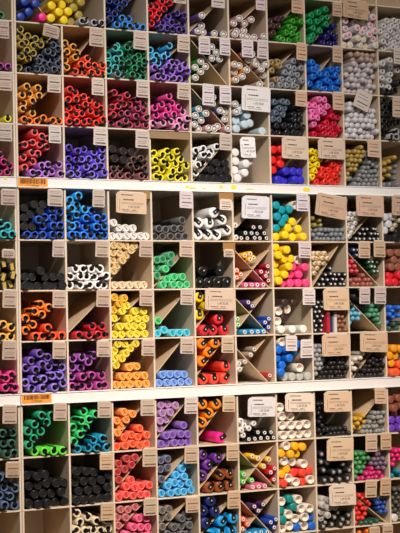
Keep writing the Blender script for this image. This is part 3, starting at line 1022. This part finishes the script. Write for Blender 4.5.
# ------------------------------------------------------------------ fill the cubbies
def cell_phrase(row, c): return f"{ORD[ord(row)-65]}-row {ORD[c]}-column cubby"
cells = []; cur = None
for ln in DATA.strip().splitlines():
    t = ln.split()
    if t[0] == 'cell': cur = {'row': t[1][0], 'c': int(t[1][1:]), 'w': 2 if 'w2' in t else 1, 'e': []}; cells.append(cur)
    else: cur['e'].append(ln)
PT = lambda s: [tuple(float(v) for v in q.split(',')) for q in s.split()]
seed = 0
for ce in cells:
    b = bounds(ce['row'], ce['c'], ce['w']); cp_ = cell_phrase(ce['row'], ce['c'])
    panels = []; items = []; ntag = [e for e in ce['e'] if e[0] == 't']; kt = 0
    npan = [e for e in ce['e'] if e[0] == 'p']
    cross = None
    if len(npan) == 2:      # two boards slotted into one another
        cross = bpy.data.objects.new('cross_divider', None); COL.objects.link(cross); cross.location = ((b[0]+b[1])/2, .09, (b[2]+b[3])/2)
        tag(cross, f"two slanting boards slotted into a cross inside the {cp_}", 'divider board', 'slanting boards in the cubbies')
    for k, e in enumerate(npan):
        (p, q) = PT(e[2:]); rec = .035 if ce['row'] in 'ABCD' and ce['c'] not in (5, 6) else .0125; P_, Q_ = at(*p, rec), at(*q, rec)
        up_ = (Q_.x-P_.x)*(Q_.z-P_.z) > 0
        lab = f"slanting board {'rising' if up_ else 'falling'} to the right inside the {cp_}"
        panels.append(divider((P_.x, P_.z), (Q_.x, Q_.z), b, lab, cross, rec))
    for e in ce['e']:
        if e[0] == 'm':
            head, pts = e[2:].split(':'); kind, h, word = head.split()
            if kind == 'clip' and ce['row'] > 'D': kind = 'broad'
            for (px, py) in PT(pts):
                y = random.uniform(*((-.013, .011) if kind not in ('tube', 'twin', 'dotp', 'jumbo', 'fine') else (-.002, .009))); w = at(px, py, y); items.append([kind, h, word, w.x, w.z, y])
        elif e[0] == 'f':
            head, pts = e[2:].split(':'); kind, h, word = head.split(); R = KINDS[kind][3]
            poly = [(at(px, py, .006).x, at(px, py, .006).z) for px, py in PT(pts)]
            s = R*2.06; k = 0; z = max(b[2]+R*1.05, min(p[1] for p in poly)+R*.6)
            while z < max(p[1] for p in poly):
                x = b[0]+R*1.05+(s/2 if k % 2 else 0)
                while x < b[1]-R*.8:
                    if inside(poly, x, z) and edge_dist(poly, x, z) > R*.32:
                        items.append([kind, h, word, x+random.uniform(-.0008, .0008), z+random.uniform(-.0006, .0006), random.uniform(*((-.003, .008) if kind in ('small', 'fine', 'felt') else (-.009, .010)))])
                    x += s
                k += 1; z += s*.87
        elif e[0] == 't':
            typ, p0, p1, tilt, h = e[2:].split(); (x0, y0), (x1, y1) = PT(p0)[0], PT(p1)[0]
            look = {'D': 'two-card price tag', 'S': 'small price tag', 'L': 'large price card', 'W': 'large white price card'}[typ]
            tone = 'pinkish' if typ != 'W' and int(h[4:], 16) > 0xb0 else 'tan'
            pos = '' if len(ntag) == 1 else (' the left one' if kt == 0 else ' the right one'); kt += 1; seed += 1
            price_tag(typ, x0, y0, x1, y1, float(tilt), h, (look if typ == 'W' else tone+' '+look)+f" hanging at the {cp_}"+(','+pos if pos else ''), seed)
        elif e[0] == 'b':
            p0, p1, h = e[2:].split(); (x0, y0), (x1, y1) = PT(p0)[0], PT(p1)[0]
            band(x0, y0, x1, y1, h, f"brown card strip folded over the edge above the {cp_}")
    if not items: continue
    trect = []
    for e in ntag:
        (x0, y0), (x1, y1) = PT(' '.join(e.split()[2:4])); A_, B_ = at(x0-1.5, y1+1.5, -.01), at(x1+1.5, y0, -.01); trect.append((A_.x, B_.x, A_.z, B_.z))
    R = [KINDS[i[0]][3] if i[0] != 'box' else .0042 for i in items]
    P = relax([(i[3], i[4]) for i in items], R, b, panels, grav=.00003)
    order = sorted(range(len(items)), key=lambda i: P[i][1]); layer = []; base = None
    for i in order:
        if base is None or P[i][1]-base > max(R)*1.15: layer.append([]); base = P[i][1]
        layer[-1].append(i)
    for li, L in enumerate(layer):
        L.sort(key=lambda i: P[i][0])
        for xi, i in enumerate(L):
            kind, h, word, _, _, y = items[i]
            bld, nm, phrase, r, cat, spin = KINDS[kind]
            topmost = li == len(layer)-1 and len(layer) > 1
            if topmost: y += random.uniform(-.004, .001)
            for (tx0, tx1, tz0, tz1) in trect:
                if tx0-r < P[i][0] < tx1+r and tz0-r < P[i][1] < tz1+r: y = max(y, .0015)
            tl = .15 if kind == 'jumbo' else .5
            rot = Matrix.Rotation(math.radians(random.uniform(-tl, tl)), 4, 'Z') @ Matrix.Rotation(math.radians(random.uniform(-tl, tl)*.6), 4, 'X') @ Matrix.Rotation(random.uniform(-spin, spin), 4, 'Y')
            zz = P[i][1]
            if kind == 'box': zz = b[2]+.0236; rot = Matrix.Identity(4)
            o = make(kind, h, Vector((P[i][0], y, zz)), rot)
            lay = 'bottom layer' if li == 0 else ('top layer' if topmost else ORD[li]+' layer')
            tag(o, f"{word.replace('_', ' ')} {phrase}, {lay}, {ORD[xi]} along, in {cp_}", cat, f"{word.replace('_', ' ')} {phrase}s in the {cp_}")

# ------------------------------------------------------------------ the shop around it
def structure(name, a, b, m):
    mb = MB(); mb.box(a, b); o = link(name, mb.mesh(name, m)); o['kind'] = 'structure'; return o
structure('wall_back', (-3, DEP+.02, -1.5), (4, DEP+.12, 1.7), mat('wall_paint', 'cfc6bc', .8, .2, .04, scale=3))
structure('floor', (-3, -5, -1.6), (4, DEP+.12, -1.5), mat('shop_floor', '8a6a4c', .45, .4, .25, scale=5))
mb = MB(); mb.box((XL, .01, -1.5), (XR, DEP+.003, Z['L4']-.012)); o = link('base_cabinet', mb.mesh('base_cabinet', BOARD)); tag(o, 'pale base cabinet carrying the pigeonhole shelving', 'cabinet')

def area(name, loc, target, size, power, color, sizey=None, spread=180):
    l = bpy.data.lights.new(name, 'AREA'); l.energy = power; l.color = color; l.size = size
    if sizey: l.shape = 'RECTANGLE'; l.size_y = sizey
    l.spread = math.radians(spread)
    o = bpy.data.objects.new(name, l); COL.objects.link(o); o.location = loc
    o.rotation_euler = (Vector(target)-Vector(loc)).to_track_quat('-Z', 'Y').to_euler(); return o
def spot(name, loc, target, power, color, ang, blend=1, rad=.15):
    l = bpy.data.lights.new(name, 'SPOT'); l.energy = power; l.color = color; l.spot_size = math.radians(ang); l.spot_blend = blend; l.shadow_soft_size = rad
    o = bpy.data.objects.new(name, l); COL.objects.link(o); o.location = loc
    o.rotation_euler = (Vector(target)-Vector(loc)).to_track_quat('-Z', 'Y').to_euler(); return o
area('ceiling_light', (0.0, -1.9, 1.55), (.35, 0, -.1), 1.2, 20, (1, .93, .87), .5)
spot('track_spot', (-.45, -2.3, 1.5), (.42, 0, -.08), 190, (1, .94, .89), 33, 1, .10)
spot('floor_bounce_fill', (.2, -2.1, 1.3), (.45, 0, -.52), 125, (1, .76, .55), 34, 1, .12)  # added warm lamp standing in for light bounced off the floor

w = bpy.data.worlds.new('world'); SC.world = w; w.use_nodes = True
w.node_tree.nodes['Background'].inputs['Color'].default_value = (1, .9, .8, 1)
w.node_tree.nodes['Background'].inputs['Strength'].default_value = .12
SC.view_settings.view_transform = 'Standard'; SC.view_settings.look = 'None'; SC.view_settings.gamma = 1; SC.view_settings.exposure = .36
